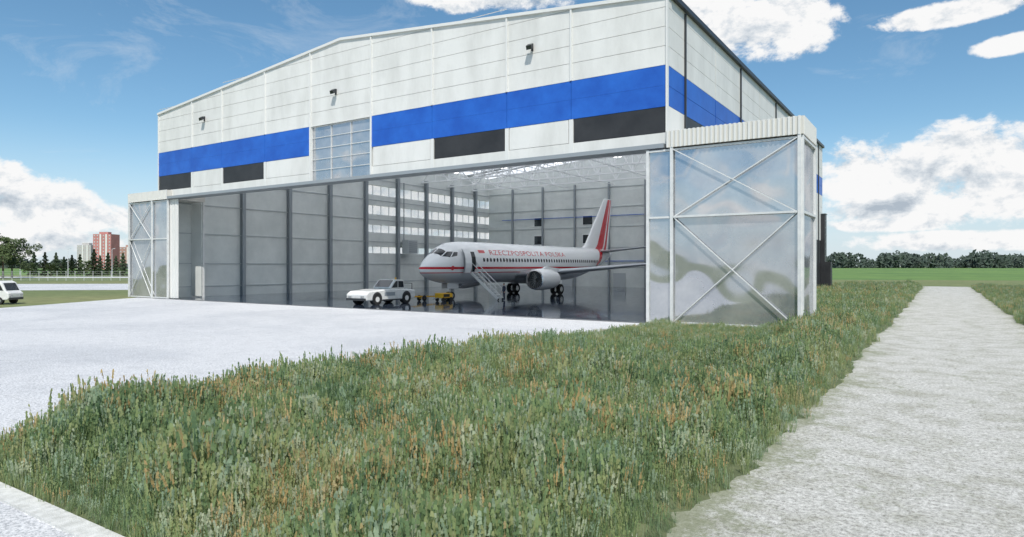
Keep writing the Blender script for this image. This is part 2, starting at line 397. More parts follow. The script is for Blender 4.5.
# ---------------------------------------------------------------- hangar
HG=empty('aircraft_hangar')
XL,XR,Y0,Y1=-73.66,-14.46,39.8,103.8
XC=(XL+XR)/2
def roof(x): return 23.6-(abs(x-XC)/((XR-XL)/2))*2.8
ZH,ZK,ZB,ZT=11.25,12.05,13.75,16.3
joints=[0,6.6,12,19,25.6,33.3,40,47.1,52.4,59.2]
b=MB()
def fp(x0,x1,z0,z1,m,y0=39.8,y1=39.92):
    n=8; top=[]
    for i in range(n+1):
        x=x1+(x0-x1)*i/n; top.append((x,min(z1,roof(x)-.12)))
    if max(t[1] for t in top)<=z0+.03: return
    top=[(x,max(z,z0+.001)) for x,z in top]
    b.prism_y([(x0,z0),(x1,z0)]+top,y0,y1,m)
G_=.03
for i in range(9):
    x0,x1=XL+joints[i]+.07,XL+joints[i+1]-.07
    if i!=4:
        fp(x0,x1,ZH,ZK-G_,M['white'])
        fp(x0+(.15 if i else 0),x1-(.15 if i<8 else 0),ZK,ZB-.1,M['black'] if i in (0,2,6,8) else M['white'])
        fp(x0-.055,x1+.055,ZB-.08,ZB+1.25,M['blue'],39.78); fp(x0-.055,x1+.055,ZB+1.258,ZT-G_,M['blue'],39.78)
    z=ZT
    while z<24: fp(x0,x1,z,z+1.22-G_,M['white']); z+=1.22
b.obj('facade_cladding',HG)
b=MB()
def backing(x0,x1,z0):
    b.prism_y([(x0,z0),(x1,z0),(x1,roof(x1)-.15)]+([(XC,roof(XC)-.15)] if x0<XC<x1 else [])+[(x0,roof(x0)-.15)],39.94,40.3,M['joint'])
backing(XL+.05,XL+joints[4],ZH-.05); backing(XL+joints[4]+.01,XL+joints[5]-.01,ZT); backing(XL+joints[5],XR-.05,ZH-.05)
b.obj('facade_backing',HG)
b=MB()
for i,j in enumerate(joints[1:-1]):
    x=XL+j
    if i in (3,4): b.box(x-.08,x+.08,39.7,39.93,ZH,roof(x)-.1,M['trim'])
    else:
        b.box(x-.07,x+.07,39.7,39.93,ZT,roof(x)-.1,M['trim']); b.box(x-.16,x+.16,39.77,39.93,ZH,ZB-.1,M['trim'])
b.box(XL-.06,XL+.06,39.72,39.96,ZH,roof(XL)-.1,M['trim']); b.box(XR-.06,XR+.06,39.72,39.96,ZH,roof(XR)-.1,M['trim'])
for xa,xb in ((XL-.12,XC),(XC,XR+.12)):
    za,zb=roof(xa),roof(xb)
    b.prism_y([(xa,za-.22),(xb,zb-.22),(xb,zb),(xa,za)],39.66,40.35,M['trim'])
b.obj('facade_trim',HG)
b=MB(); xa,xb=XL+joints[4]+.08,XL+joints[5]-.08
b.box(xa,xb,40.0,40.03,ZH,ZT-.05,M['poly'])
for k in range(6): z=ZH+.05+k*(ZT-ZH-.15)/5; b.box(xa,xb,39.93,39.99,z-.025,z+.025,M['galv'])
for k in range(4): x=xa+(xb-xa)*k/3; b.box(x-.02,x+.02,39.9,39.98,ZH,ZT-.06,M['galv'])
b.box(xa,xb,39.78,40.1,ZT-.04,ZT+.04,M['trim'])
b.obj('facade_window',HG)
b=MB()
sj=[0,3.3,10.5,17.8,25,32,39,46,53,60,64]
for i in range(10):
    y0,y1=Y0+.16+sj[i] if i==0 else Y0+sj[i]+.05, Y0+sj[i+1]-.05
    rows=[(0.3,ZH-4,M['white']),(ZH-4,ZH,M['white']),(ZH,ZK,M['white']),(ZK,ZB,M['black'] if i%3==1 else M['white']),(ZB,ZB+1.27,M['blue']),(ZB+1.27,ZT,M['blue'])]
    z=ZT
    while z<20.6: rows.append((z,min(z+1.22,20.65),M['white'])); z+=1.22
    if i>=8: rows[0]=(.3,ZH-4,M['black'])
    for z0,z1,m in rows: b.box(XR-.1,XR+.02,y0,y1,z0,z1-G_,m)
b.obj('side_cladding',HG)
b=MB(); b.box(XR-.3,XR-.11,40.32,Y1,0,20.6,M['joint'])
b.box(XR-.42,XR-.31,40.35,Y1-.35,0,20.5,M['inner']); b.obj('side_wall',HG)
b=MB()
for y in (3.3,17.8,32,46,60): b.box(XR+.03,XR+.15,Y0+y-.07,Y0+y+.07,.2,20.5,M['dark'])
b.box(XR-.32,XR+.28,40.4,Y1+.1,20.62,20.95,M['dark']); b.obj('downpipes_and_gutter',HG)
b=MB(); b.box(XR+.03,XR+.55,Y1-1.6,Y1+.1,0,11.,M['black']); b.box(XR+.551,XR+1.3,Y1-1.5,Y1,0,4.2,M['black'])
for z in range(1,11): b.box(XR+.551,XR+.6,Y1-1.55,Y1+.05,z,z+.06,M['steel']) if z>4 else None
b.box(XR-.02,XR+.65,Y1-1.7,Y1+.2,11.001,11.1,M['steel']); b.obj('side_stair_tower',HG)
b=MB(); ws=[(14.6,16.1),(11.6,13.0),(8.8,10.0),(5.6,6.6)]
b.box(XL,XL+.35,40.32,71.,0,20.6,M['inner'])
zs=0
for z0,z1 in sorted(ws): b.box(XL,XL+.35,71.,Y1-.3,zs,z0,M['inner']); zs=z1
b.box(XL,XL+.35,71.,Y1-.3,zs,20.6,M['inner'])
b.obj('left_wall',HG)
b=MB()
for z0,z1 in ws:
    b.box(XL+.15,XL+.17,71.,Y1-.3,z0+.002,z1-.002,M['glass'])
    y=71.
    while y<Y1-1: b.box(XL+.1,XL+.22,y,y+.08,z0+.003,z1-.003,M['truss']); y+=1.75
b.obj('left_windows',HG)
b=MB()
for k in range(10):
    y=Y0+3.2+k*6.97
    if y>Y1-1: break
    x=XL+.36
    if k>0: b.box(x+.55,x+.6,y-.22,y+.22,0,18,M['steel']); b.box(x,x+.05,y-.22,y+.22,0,18,M['steel']); b.box(x+.05,x+.55,y-.03,y+.03,0,18,M['steel'])
    x=XR-.43
    b.box(x-.6,x,y-.2,y+.2,0,18,M['steel'])
for z in (1.2,3.9,7.4,10.8,13.8,17.0): b.box(XL+.36,XL+.44,40.5,Y1-.4,z-.05,z+.05,M['rail'])
b.obj('wall_columns',HG)
b=MB(); b.box(XL+.36,XR-.43,Y1-.3,Y1,0,20.6,M['inner'])
b.prism_y([(XL+.36,20.6),(XR-.43,20.6),(XC,23.3)],Y1-.3,Y1,M['inner']); b.obj('back_wall',HG)
b=MB(); x=XL+6
while x<XR-2:
    b.box(x-.13,x+.13,Y1-.75,Y1-.31,0,18,M['steel']); x+=6.6
for z in (3.4,6.8,10.4,13.8,17.2): b.box(XL+.5,XR-.5,Y1-.4,Y1-.31,z-.06,z+.06,M['rail'])
for x in (-62,-52,-40,-36,-28,-22):
    for z in (7.6,10.9):
        b.box(x-.9,x+.9,Y1-.43,Y1-.37,z,z+1.5,M['glassd']); b.box(x-1.02,x+1.02,Y1-.37,Y1-.31,z-.12,z+1.62,M['truss'])
for x in (-56,-46,-33): b.box(x-1.1,x+1.1,Y1-.42,Y1-.33,0.02,2.4,M['rail'])
b.box(-70,-18,Y1-.62,Y1-.5,4.4,4.52,M['blue']); b.box(-70,-18,Y1-.62,Y1-.5,12.2,12.3,M['blue'])
b.obj('back_wall_framing',HG)
b=MB(); y=40.4; tog=0
while y<Y1-.2:
    w=1.4 if tog==0 else 5.6; y2=min(y+w,Y1)
    m=M['truss'] if tog==0 else M['fill_panel']
    for xa,xb in ((XL+.1,XC),(XC,XR-.1)):
        za,zb=roof(xa)-.45,roof(xb)-.45
        if tog==0: b.prism_y([(xa,za-.12),(xb,zb-.12),(xb,zb),(xa,za)],y,y2,m)
        else: b.poly([(xa,y,za),(xb,y,zb),(xb,y2,zb),(xa,y2,za)],m)
    y=y2; tog=1-tog
b.obj('roof',HG)
b=MB(); lm=MB(); yt=42.
while yt<Y1-1:
    zb=17.6
    b.beam((XL+.5,yt,zb),(XR-.5,yt,zb),.24,M['truss'])
    for xa,xb in ((XL+.5,XC),(XC,XR-.5)): b.beam((xa,yt,roof(xa)-.85),(xb,yt,roof(xb)-.85),.24,M['truss'])
    n=20
    for i in range(n):
        xa=XL+.5+(XR-XL-1)*i/n; xb=XL+.5+(XR-XL-1)*(i+1)/n
        if i%2==0: b.beam((xa,yt,zb),(xb,yt,roof(xb)-.85),.13,M['truss'])
        else: b.beam((xa,yt,roof(xa)-.85),(xb,yt,zb),.13,M['truss'])
        b.beam((xb,yt,zb),(xb,yt,roof(xb)-.85),.1,M['truss'])
    if yt+3.4<Y1-2:
        for k in range(6):
            x=XL+5+k*9.85
            lm.box(x-.55,x+.55,yt+3.42,yt+3.58,19.3,19.34,M['lamp']); lm.box(x-.6,x+.6,yt+3.38,yt+3.62,19.345,19.45,M['truss'])
            for xx in (x-.45,x+.45): lm.box(xx-.015,xx+.015,yt+3.48,yt+3.52,19.45,20.3,M['rail'])
    yt+=6.97
for i in range(1,20):
    x=XL+.5+(XR-XL-1)*i/20; b.beam((x,40.6,roof(x)-.65),(x,Y1-.4,roof(x)-.65),.14,M['truss'])
    if i%3==0: b.beam((x,40.6,17.5),(x,Y1-.4,17.5),.12,M['truss'])
b.obj('roof_trusses',HG); lm.obj('ceiling_luminaires',HG)
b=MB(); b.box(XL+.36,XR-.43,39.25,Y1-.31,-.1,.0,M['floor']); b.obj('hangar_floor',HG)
b=MB(); b.box(XL-.1,XR,39.2,40.6,ZH-.28,ZH-.01,M['steel']); b.box(XL,XR,39.28,39.42,0.001,.02,M['joint']);b.box(XL,XR,38.98,39.1,-.003,.015,M['joint'])
b.obj('door_track',HG)
for s_,z_ in ((8.96,19.0),(29.0,18.9),(49.3,19.1)):
    x=XL+s_; b=MB(); b.box(x-.05,x+.05,39.45,39.8,z_,z_+.08,M['dark']); b.box(x-.07,x+.07,39.7,39.79,z_-.2,z_+.3,M['dark'])
    b.prism_x([(39.3,z_-.22),(39.55,z_-.05),(39.5,z_+.25),(39.22,z_+.05)],x-.22,x+.22,M['dark'])
    b.prism_x([(39.29,z_-.2),(39.3,z_-.21),(39.21,z_+.03),(39.2,z_+.03)],x-.17,x+.17,M['glassd'])
    b.obj('floodlight',HG)
def pocket(x0,x1,xl0,xl1,yf,yb):
    b=MB(); zt=11.95
    fr=M['galv']
    p=MB()
    p.box(x0+.06,x1-.06,yf+.10,yf+.13,.15,zt-1.1,M['poly'])
    p.box(x1-.09,x1-.06,yf+.2,yb-.1,.15,zt-1.1,M['poly']) if x1>-30 else p.box(x0+.06,x0+.09,yf+.2,yb-.1,.15,zt-1.1,M['poly'])
    p.box(x0+.3,x1-.2,yb-.13,yb-.1,.15,zt-1.1,M['inner'])
    p.obj('translucent_panels',HG)
    for x in (x0,x1):
        b.box(x-.09,x+.09,yf-.02,yf+.16,0,zt-1.05,fr)
        b.box(x-.09,x+.09,yb-.09,yb+.09,0,zt-1.05,fr)
    for z in (.1,zt*.555,zt-1.15):
        b.box(x0+.09,x1-.09,yf-.01,yf+.09,z-.06,z+.06,fr)
        xe=x1 if x1>-30 else x0
        b.box(xe-.06,xe+.08,yf+.16,yb-.09,z-.07,z+.07,fr)
    for x in (xl0,xl1): b.box(x-.09,x+.09,yf-.14,yf-.02,0.02,zt-1.0,fr)
    zm=zt*.555
    for za,zb in ((.15,zm),(zm,zt-1.15)):
        b.beam((xl0+.1,yf-.06,za),(xl1-.1,yf-.06,zb),.06,fr); b.beam((xl0+.1,yf-.11,zb),(xl1-.1,yf-.11,za),.06,fr)
    b.box(xl0+.12,xl1-.12,yf-.17,yf-.03,zm-.06,zm+.06,fr)
    b.obj('door_frame',HG)
    f=MB(); f.box(x0-.05 if x0<-30 else -14.3,x1+.08,yf-.12,yb+.15,zt-1.0,zt,M['fascia'])
    xa=(x0-.05 if x0<-30 else -14.3); xb=x1+.08; x=xa+.06
    while x<xb: f.box(x,x+.12,yf-.17,yf-.12,zt-1.02,zt+.02,M['trim']); x+=.27
    y=yf
    xe=xb if x1>-30 else xa
    while y<yb:
        f.box(xe,xe+.05,y,y+.12,zt-1.02,zt+.02,M['trim']) if x1>-30 else f.box(xe-.05,xe,y,y+.12,zt-1.02,zt+.02,M['trim']); y+=.27
    f.obj('ribbed_fascia',HG)
pocket(-15.55,-6.5,-13.95,-6.62,39.3,43.6)
pocket(-79.1,-71.0,-79.0,-74.0,39.3,43.5)
b=MB()
x=-73.2
while x<-69.8: b.box(x,x+.3,39.55,39.63,.1,ZH-.35,M['trim']); b.box(x+.3,x+.55,39.59,39.63,.1,ZH-.35,M['white']); x+=.55
b.obj('stacked_door_leaf',HG)

# ---------------------------------------------------------------- aircraft
K=1.17
AX,AY=-44.6,50.9
AP=empty('passenger_airplane',(AX,AY,0),0,K)
st=[(0,2.75,.03,.03),(.12,2.76,.3,.28),(.4,2.79,.55,.52),(.9,2.87,.88,.85),(1.5,2.97,1.16,1.16),(2.3,3.12,1.44,1.5),(3.2,3.28,1.66,1.8),(4.5,3.38,1.82,1.95),(6,3.4,1.88,2.0),(12,3.4,1.88,2.0),(20,3.4,1.88,2.0),(26,3.42,1.88,1.98),(29,3.58,1.78,1.83),(32,3.88,1.5,1.53),(35,4.25,1.05,1.13),(37.5,4.55,.6,.68),(39,4.72,.28,.35),(39.5,4.76,.1,.12)]
def fus(a):
    a=min(max(a,0),39.5)
    for i in range(len(st)-1):
        if st[i][0]<=a<=st[i+1][0]: break
    p1,p2=st[i],st[i+1]; p0=st[max(i-1,0)]; p3=st[min(i+2,len(st)-1)]
    h=p2[0]-p1[0]; t=(a-p1[0])/h; out=[]
    for c in (1,2,3):
        m1=(p2[c]-p0[c])/max(p2[0]-p0[0],.01)*h; m2=(p3[c]-p1[c])/max(p3[0]-p1[0],.01)*h
        if i==0: m1=(p2[c]-p1[c])*1.4
        v=(2*t**3-3*t*t+1)*p1[c]+(t**3-2*t*t+t)*m1+(-2*t**3+3*t*t)*p2[c]+(t**3-t*t)*m2; out.append(v)
    return out
def surf(a,th,off=0.):
    zc,ry,rz=fus(a); return ((ry+off)*math.sin(th),a,zc+(rz+off)*math.cos(th))
def surfz(a,z,side=1,off=.012):
    zc,ry,rz=fus(a); c=max(-1,min(1,(z-zc)/rz)); return surf(a,side*math.acos(c),off)
def fusmat():
    m=bpy.data.materials.new('fuselage_livery'); m.use_nodes=True; nt=m.node_tree; p=nt.nodes['Principled BSDF']
    tc=nt.nodes.new('ShaderNodeTexCoord'); s=nt.nodes.new('ShaderNodeSeparateXYZ'); nt.links.new(tc.outputs['Object'],s.inputs[0])
    z=mth(nt,'DIVIDE',s.outputs[2],6.)
    Wc,Rc,Gc=(.85,.85,.85),(.6,.02,.03),(.6,.62,.65)
    c=ramp(nt,z,[(0,Gc),(2.42/6,Rc),(2.5/6,Wc),(2.78/6,Rc),(3.0/6,Wc)],'CONSTANT')
    y=s.outputs[1]; q=mth(nt,'SUBTRACT',y,mth(nt,'MULTIPLY',s.outputs[2],.9))
    r=mth(nt,'MULTIPLY',mth(nt,'GREATER_THAN',q,29.2),mth(nt,'LESS_THAN',q,30.4))
    c=mixc(nt,c,Rc,r)
    nt.links.new(c,p.inputs['Base Color']); p.inputs['Roughness'].default_value=.25; p.inputs['Coat Weight'].default_value=.5; return m
M['fus']=fusmat()
b=MB(); rs=[]; al=[0,.03,.08,.16,.28]+[.4+.2*i for i in range(28)]+[6+1.*i for i in range(20)]+[26+.5*i for i in range(27)]+[39.5]
for a in al: rs.append([surf(a,2*math.pi*j/48) for j in range(48)])
b.rings(rs,M['fus']); o=b.obj('fuselage',AP,True); recalc(o)
b=MB(); rs=[]
for i in range(13):
    t=i/12; a=12.3+t*10.5; w=math.sin(math.pi*min(max(t,.02),.98))**.45
    rs.append([(2.25*w*math.cos(q),a,2.1+.95*w*math.sin(q)) for q in [2*math.pi*k/24 for k in range(24)]])
b.rings(rs,M['planegrey']); recalc(b.obj('belly_fairing',AP,True))
b=MB()
def patch(pts,m,off=.015,n=4,sides=(1,-1)):
    for side in sides:
        gr=[]
        for i in range(n+1):
            row=[]
            for j in range(n+1):
                s_,t=i/n,j/n
                a=(1-s_)*(1-t)*pts[0][0]+s_*(1-t)*pts[1][0]+s_*t*pts[2][0]+(1-s_)*t*pts[3][0]
                z=(1-s_)*(1-t)*pts[0][1]+s_*(1-t)*pts[1][1]+s_*t*pts[2][1]+(1-s_)*t*pts[3][1]
                row.append(surfz(a,z,side,off))
            gr.append(row)
        for i in range(n):
            for j in range(n): b.poly([gr[i][j],gr[i+1][j],gr[i+1][j+1],gr[i][j+1]],m)
a=6.9
M['cabwin_doorshade']=mat('cabin_window_doorway_shade',(.015,.018,.022),.25)
while a<32.3:
    for side in (1,-1):
        pts=[]
        for q in range(10):
            t=2*math.pi*q/10; pts.append(surfz(a+.15*math.cos(t),3.66+.2*math.sin(t),side,.02))
        b.poly(pts,M['cabwin_doorshade'])
    a+=.56
def thpatch(pts,m,off=.015,n=5):
    for side in (1,-1):
        gr=[[surf((1-s_)*(1-t)*pts[0][0]+s_*(1-t)*pts[1][0]+s_*t*pts[2][0]+(1-s_)*t*pts[3][0],
             side*math.radians((1-s_)*(1-t)*pts[0][1]+s_*(1-t)*pts[1][1]+s_*t*pts[2][1]+(1-s_)*t*pts[3][1]),off) for t in [j/n for j in range(n+1)]] for s_ in [i/n for i in range(n+1)]]
        for i in range(n):
            for j in range(n): b.poly([gr[i][j],gr[i+1][j],gr[i+1][j+1],gr[i][j+1]],m)
thpatch([(1.62,3),(2.35,3),(2.4,36),(1.75,42)],M['glassd'])
thpatch([(1.8,46),(2.45,39),(2.95,50),(2.45,63)],M['glassd'])
thpatch([(2.55,64),(3.02,52),(3.45,56),(3.2,67)],M['glassd'])
b.obj('windows',AP)
b=MB()
patch([(4.75,2.55),(5.6,2.55),(5.6,4.4),(4.75,4.4)],M['cabwin_doorshade'],.02,4,(1,))  # dark patch on the closed skin stands in for the doorway's shade
for s0 in ((32.9,33.6,3.1,4.75),):
    q0,q1,za,zb=s0
    for q in (q0,q1): patch([(q,za),(q+.03,za),(q+.03,zb),(q,zb)],M['rail'],.012)
b.obj('doorway_shade_and_door_lines',AP)
b=MB()
gr=[]
for s_ in range(6): gr.append([Vector(surfz(3.75+.85*s_/5,2.6+1.85*t/5,1,.35)) for t in range(6)])
for i in range(5):
    for j in range(5): b.poly([gr[i][j],gr[i+1][j],gr[i+1][j+1],gr[i][j+1]],M['planewhite'])
for i in range(5):
    for j in range(5): b.poly([gr[i][j]-Vector((.12,0,0)),gr[i][j+1]-Vector((.12,0,0)),gr[i+1][j+1]-Vector((.12,0,0)),gr[i+1][j]-Vector((.12,0,0))],M['planegrey'])
b.obj('cabin_door',AP)
b=MB()
pts=[surfz(2.6+.2*math.cos(t),2.9+.2*math.sin(t),1,.02) for t in [2*math.pi*k/16 for k in range(16)]]; b.poly(pts,M['redpaint'])
b.obj('crest',AP)
def ftext(txt,a0,z0,size,stretch):
    cu=bpy.data.curves.new('lettering','FONT'); cu.body=txt; cu.size=size; cu.space_character=1.1
    o=bpy.data.objects.new('tmp',cu); S.collection.objects.link(o)
    dg=bpy.context.evaluated_depsgraph_get(); me=bpy.data.meshes.new_from_object(o.evaluated_get(dg)); bpy.data.objects.remove(o)
    for v in me.vertices:
        a=a0+v.co.x*stretch; z=z0+v.co.y; v.co=Vector(surfz(a,z,1,.016))
    me.materials.clear(); me.materials.append(M['redpaint'])
    q=bpy.data.objects.new('lettering',me); S.collection.objects.link(q); q.parent=AP
ftext('RZECZPOSPOLITA POLSKA',8.0,4.15,.68,1.7)
b=MB()
patch([(6.3,4.3),(7.3,4.3),(7.3,4.58),(6.3,4.58)],M['redpaint'],.015); b.obj('flag',AP)
def foil(c,t,n=10):
    up=[];lo=[]
    for i in range(n+1):
        x=.5*(1-math.cos(math.pi*i/n)); y=5*t*(.2969*math.sqrt(x)-.126*x-.3516*x*x+.2843*x**3-.1036*x**4); up.append((x*c,y*c)); lo.append((x*c,-y*c*.8))
    return up+lo[-2:0:-1]
def wing(name,secs,m,side,vert=False):
    b=MB(); rs=[]
    for (s_,a,z,c,t) in secs:
        rs.append([(side*s_,a+x,z+y) for x,y in foil(c,t)])
    b.rings(rs,m); o=b.obj(name,AP,True); recalc(o); return o
for side in (1,-1):
    wing('wing',[(1.2,12.8,2.15,8.2,.13),(5.6,15.9,2.55,5.0,.12),(16.6,22.0,3.65,1.7,.1),(17.1,22.4,3.85,1.45,.1),(17.35,22.9,4.3,1.2,.09),(17.55,24.1,6.1,.6,.08)],M['planegrey'],side)
    wing('tailplane',[(.3,33.9,4.9,3.9,.1),(7.1,38.0,5.75,1.5,.09)],M['planegrey'],side)
    b=MB(); cx,cz=side*4.85,1.72
    prof=[(11.7,.78),(11.35,.8),(11.15,.9),(11.2,1.0),(11.6,1.08),(12.6,1.12),(13.8,1.05),(14.9,.85),(14.9,.78),(13.8,.8)]
    n=28
    rs=[[(cx+r*math.cos(2*math.pi*k/n),y,cz+(r*math.sin(2*math.pi*k/n))*(1 if math.sin(2*math.pi*k/n)>0 else .94)) for k in range(n)] for y,r in prof]
    b.rings(rs,lambda i,j:M['metal'] if i<3 else M['planewhite'],ends=False)
    b.tube((cx,11.75,cz),(cx,11.9,cz),.79,.79,M['dark'],28)
    for k in range(18):
        t=2*math.pi*k/18; b.beam((cx+.2*math.cos(t),11.72,cz+.2*math.sin(t)),(cx+.76*math.cos(t+.3),11.66,cz+.76*math.sin(t+.3)),.1,M['metal'],.02)
    b.tube((cx,11.4,cz),(cx,11.75,cz),.03,.24,M['dark'],14)
    b.tube((cx,13.8,cz),(cx,15.6,cz),.62,.42,M['metal'],20); b.tube((cx,15.5,cz),(cx,16.3,cz),.3,.05,M['steel'],14)
    b.prism_x([(12.4,cz+1.0),(15.2,cz+.75),(17.2,cz+.7),(16.5,cz+1.05),(13.4,cz+1.3)],cx-.16,cx+.16,M['planewhite'])
    o=b.obj('engine',AP,True); md=o.modifiers.new('e','EDGE_SPLIT'); md.split_angle=.7
    b=MB(); b.tube((side*2.6,19.2,2.2),(side*2.86,19.2,.56),.13,.1,M['metal'])
    for dx in (-.38,.38):
        b.tube((side*2.86+dx-.17,19.2,.56),(side*2.86+dx+.17,19.2,.56),.56,.56,M['rubber'],24); b.tube((side*2.86+dx-.18,19.2,.56),(side*2.86+dx+.18,19.2,.56),.3,.3,M['metal'],16)
    b.obj('main_gear',AP)
b=MB(); rs=[]; SE=[(5.0,30.0,8.2,.09),(5.9,31.6,6.9,.1),(12.1,37.1,2.5,.09)]
secs=[]
for (z0,a0,c0,t0),(z1,a1,c1,t1) in zip(SE,SE[1:]):
    for k in range(6): q=k/6; secs.append((z0+(z1-z0)*q,a0+(a1-a0)*q,c0+(c1-c0)*q,t0+(t1-t0)*q))
secs.append(SE[-1]); secs.append((12.2,37.5,1.9,.04))
for z,a,c,t in secs: rs.append([(y,a+x,z) for x,y in foil(c,t,20)])
def finm(i,j):
    jj=j if j<20 else 40-j
    x=.5*(1-math.cos(math.pi*(jj+.5)/20))
    return M['redpaint'] if (.42<x<.72 or .8<x<.9) and i<len(secs)-2 else M['planewhite']
b.rings(rs,finm); recalc(b.obj('fin',AP,False))
b=MB(); b.tube((0,4.1,2.0),(0,4.1,.34),.09,.07,M['metal']); b.beam((0,4.6,1.7),(0,4.1,.7),.07,M['metal'])
for dx in (-.22,.22):
    b.tube((dx-.1,4.1,.34),(dx+.1,4.1,.34),.34,.34,M['rubber'],20); b.tube((dx-.105,4.1,.34),(dx+.105,4.1,.34),.17,.17,M['metal'],14)
for dx in (-.35,.35): b.box(dx-.02,dx+.02,3.3,4.9,1.0,1.7,M['planewhite'])
b.obj('nose_gear',AP)
ST=empty('boarding_stairs',(AX,AY,0),0,K)
b=MB(); x0,z0,x1,z1=1.9,2.55,4.9,.12; n=11
for dy in (4.82,5.58):
    b.beam((x0,dy,z0-.1),(x1,dy,z1),.06,M['galv'],.22)
    b.beam((x0+.05,dy,z0+.85),(x1-.1,dy,z1+.95),.045,M['galv'])
    for k in range(5): t=k/4; x=x0+.08+(x1-x0-.2)*t; z=z0+(z1-z0)*t; b.beam((x,dy,z),(x,dy,z+.9),.035,M['galv'])
for k in range(n): t=k/n; x=x0+(x1-x0)*t; z=z0-.05+(z1-z0)*t; b.box(x,x+.27,4.85,5.55,z-.03,z+.01,M['planewhite'])
b.tube((x1,4.8,.1),(x1,4.86,.1),.1,.1,M['rubber']);b.tube((x1,5.54,.1),(x1,5.6,.1),.1,.1,M['rubber'])
b.obj('stair_flight',ST)

# ---------------------------------------------------------------- tug and towbar
TG=empty('aircraft_tug',(-44.8,45.6,0))
b=MB()
b.prism_x([(-3.3,.42),(3.1,.42),(3.3,.65),(3.25,1.25),(2.2,1.38),(.2,1.42),(-1.0,1.42),(-2.9,1.28),(-3.35,1.0)],-1.3,1.3,M['vanwhite'])
b.obj('body',TG,bevel=.1)
b=MB(); b.prism_x([(.0,1.41),(1.9,1.4),(1.95,1.5),(1.85,2.2),(1.6,2.3),(.65,2.3),(-.1,1.55)],-1.1,1.1,M['vanwhite']); b.obj('cab',TG,bevel=.07)
b=MB()
for x0,x1 in ((1.105,1.12),(-1.12,-1.105)): b.prism_x([(.15,1.55),(.95,1.55),(.95,2.17),(.7,2.17)],x0,x1,M['glassd']); b.prism_x([(1.05,1.55),(1.8,1.55),(1.72,2.14),(1.05,2.17)],x0,x1,M['glassd'])
b.poly([(-.92,-.09,1.62),(.92,-.09,1.62),(.92,.56,2.26),(-.92,.56,2.26)],M['glassd'])
b.box(-1.22,1.22,-3.42,-3.3,.45,.65,M['dark']); b.box(-1.0,-.6,-3.38,-3.3,.72,.88,M['metal']); b.box(.6,1.0,-3.38,-3.3,.72,.88,M['metal'])
b.box(1.301,1.315,-1.0,.4,.8,1.15,M['steel']); b.tube((.6,1.2,2.29),(.6,1.2,2.5),.09,.07,M['yellow'],10); b.box(-1.31,1.31,-1.2,1.2,.36,.48,M['dark'])
b.box(-1.0,1.0,2.2,3.1,1.385,1.42,M['steel']); b.beam((-1.0,3.1,1.3),(-1.0,3.1,1.9),.05,M['dark']);b.beam((1.0,3.1,1.3),(1.0,3.1,1.9),.05,M['dark']);b.beam((-1.0,3.1,1.9),(1.0,3.1,1.9),.05,M['dark'])
b.obj('glazing_and_trim',TG)
b=MB()
for sx in (-1,1):
    for y in (-1.95,2.0):
        b.tube((sx*.85,y,.52),(sx*1.34,y,.52),.52,.52,M['rubber'],24); b.tube((sx*1.0,y,.52),(sx*1.355,y,.52),.27,.25,M['vanwhite'],16)
        b.tube((sx*1.1,y,.58),(sx*1.312,y,.58),.62,.62,M['dark'],24)
b.obj('wheels',TG)
TB=empty('tow_bar',(0,0,0)); b=MB()
b.beam((-44.8,48.9,.55),(AX,55.3,.35),.14,M['yellow']); b.box(AX-.5,AX+.5,55.0,55.25,.3,.5,M['yellow'])
b.tube((-45.1,51.2,.3),(-45.0,51.2,.3),.3,.3,M['rubber'],16); b.tube((-44.4,51.2,.3),(-44.3,51.2,.3),.3,.3,M['rubber'],16)
b.beam((-45.05,51.2,.3),(-44.3,51.2,.3),.07,M['yellow'])
b.obj('bar',TB)
GP=empty('ground_power_cart',(-42.6,52.2,0)); b=MB()
b.prism_x([(-.9,.35),(.9,.35),(.9,.75),(.6,.85),(-.9,.85)],-.45,.45,M['yellow']); b.obj('housing',GP,bevel=.04)
b=MB()
for sx in (-.38,.38):
    for y in (-.6,.6): b.tube((sx-.07,y,.22),(sx+.07,y,.22),.22,.22,M['rubber'],14)
b.box(.451,.46,-.6,.4,.45,.75,M['dark']); b.beam((0,-.9,.4),(0,-1.7,.25),.06,M['steel']); b.obj('wheels',GP)

# ---------------------------------------------------------------- van at left
vx,vy=c2w(-49.6,62.3)
VN=empty('white_van',(vx,vy,0),math.radians(33.3))
prof=[(-2.4,.4),(2.3,.4),(2.45,.6),(2.45,1.05),(2.15,1.25),(1.75,2.05),(1.4,2.2),(-2.25,2.22),(-2.45,2.05),(-2.5,.6)]
b=MB(); b.prism_y(prof,-.95,.95,M['vanwhite']); b.obj('body',VN,bevel=.08)
b=MB()
for y0,y1 in ((-.965,-.955),(.955,.965)):
    b.prism_y([(.7,1.3),(1.95,1.3),(1.6,1.95),(.7,1.98)],y0,y1,M['glassd']); b.prism_y([(-.9,1.3),(.6,1.3),(.6,1.98),(-.9,1.98)],y0,y1,M['glassd'])
b.poly([(2.14,-.8,1.3),(2.14,.8,1.3),(1.79,.74,2.0),(1.79,-.74,2.0)],M['glassd'])
b.box(2.4,2.5,-.85,.85,.42,.62,M['dark']); b.box(2.4,2.48,-.8,-.5,.75,.95,M['metal']); b.box(2.4,2.48,.5,.8,.75,.95,M['metal'])
for x in (-1.5,1.55):
    for s_ in (-1,1):
        b.tube((x,s_*.7,.35),(x,s_*.98,.35),.35,.35,M['rubber'],20); b.tube((x,s_*.75,.35),(x,s_*.99,.35),.2,.2,M['metal'],14)
b.obj('details',VN)

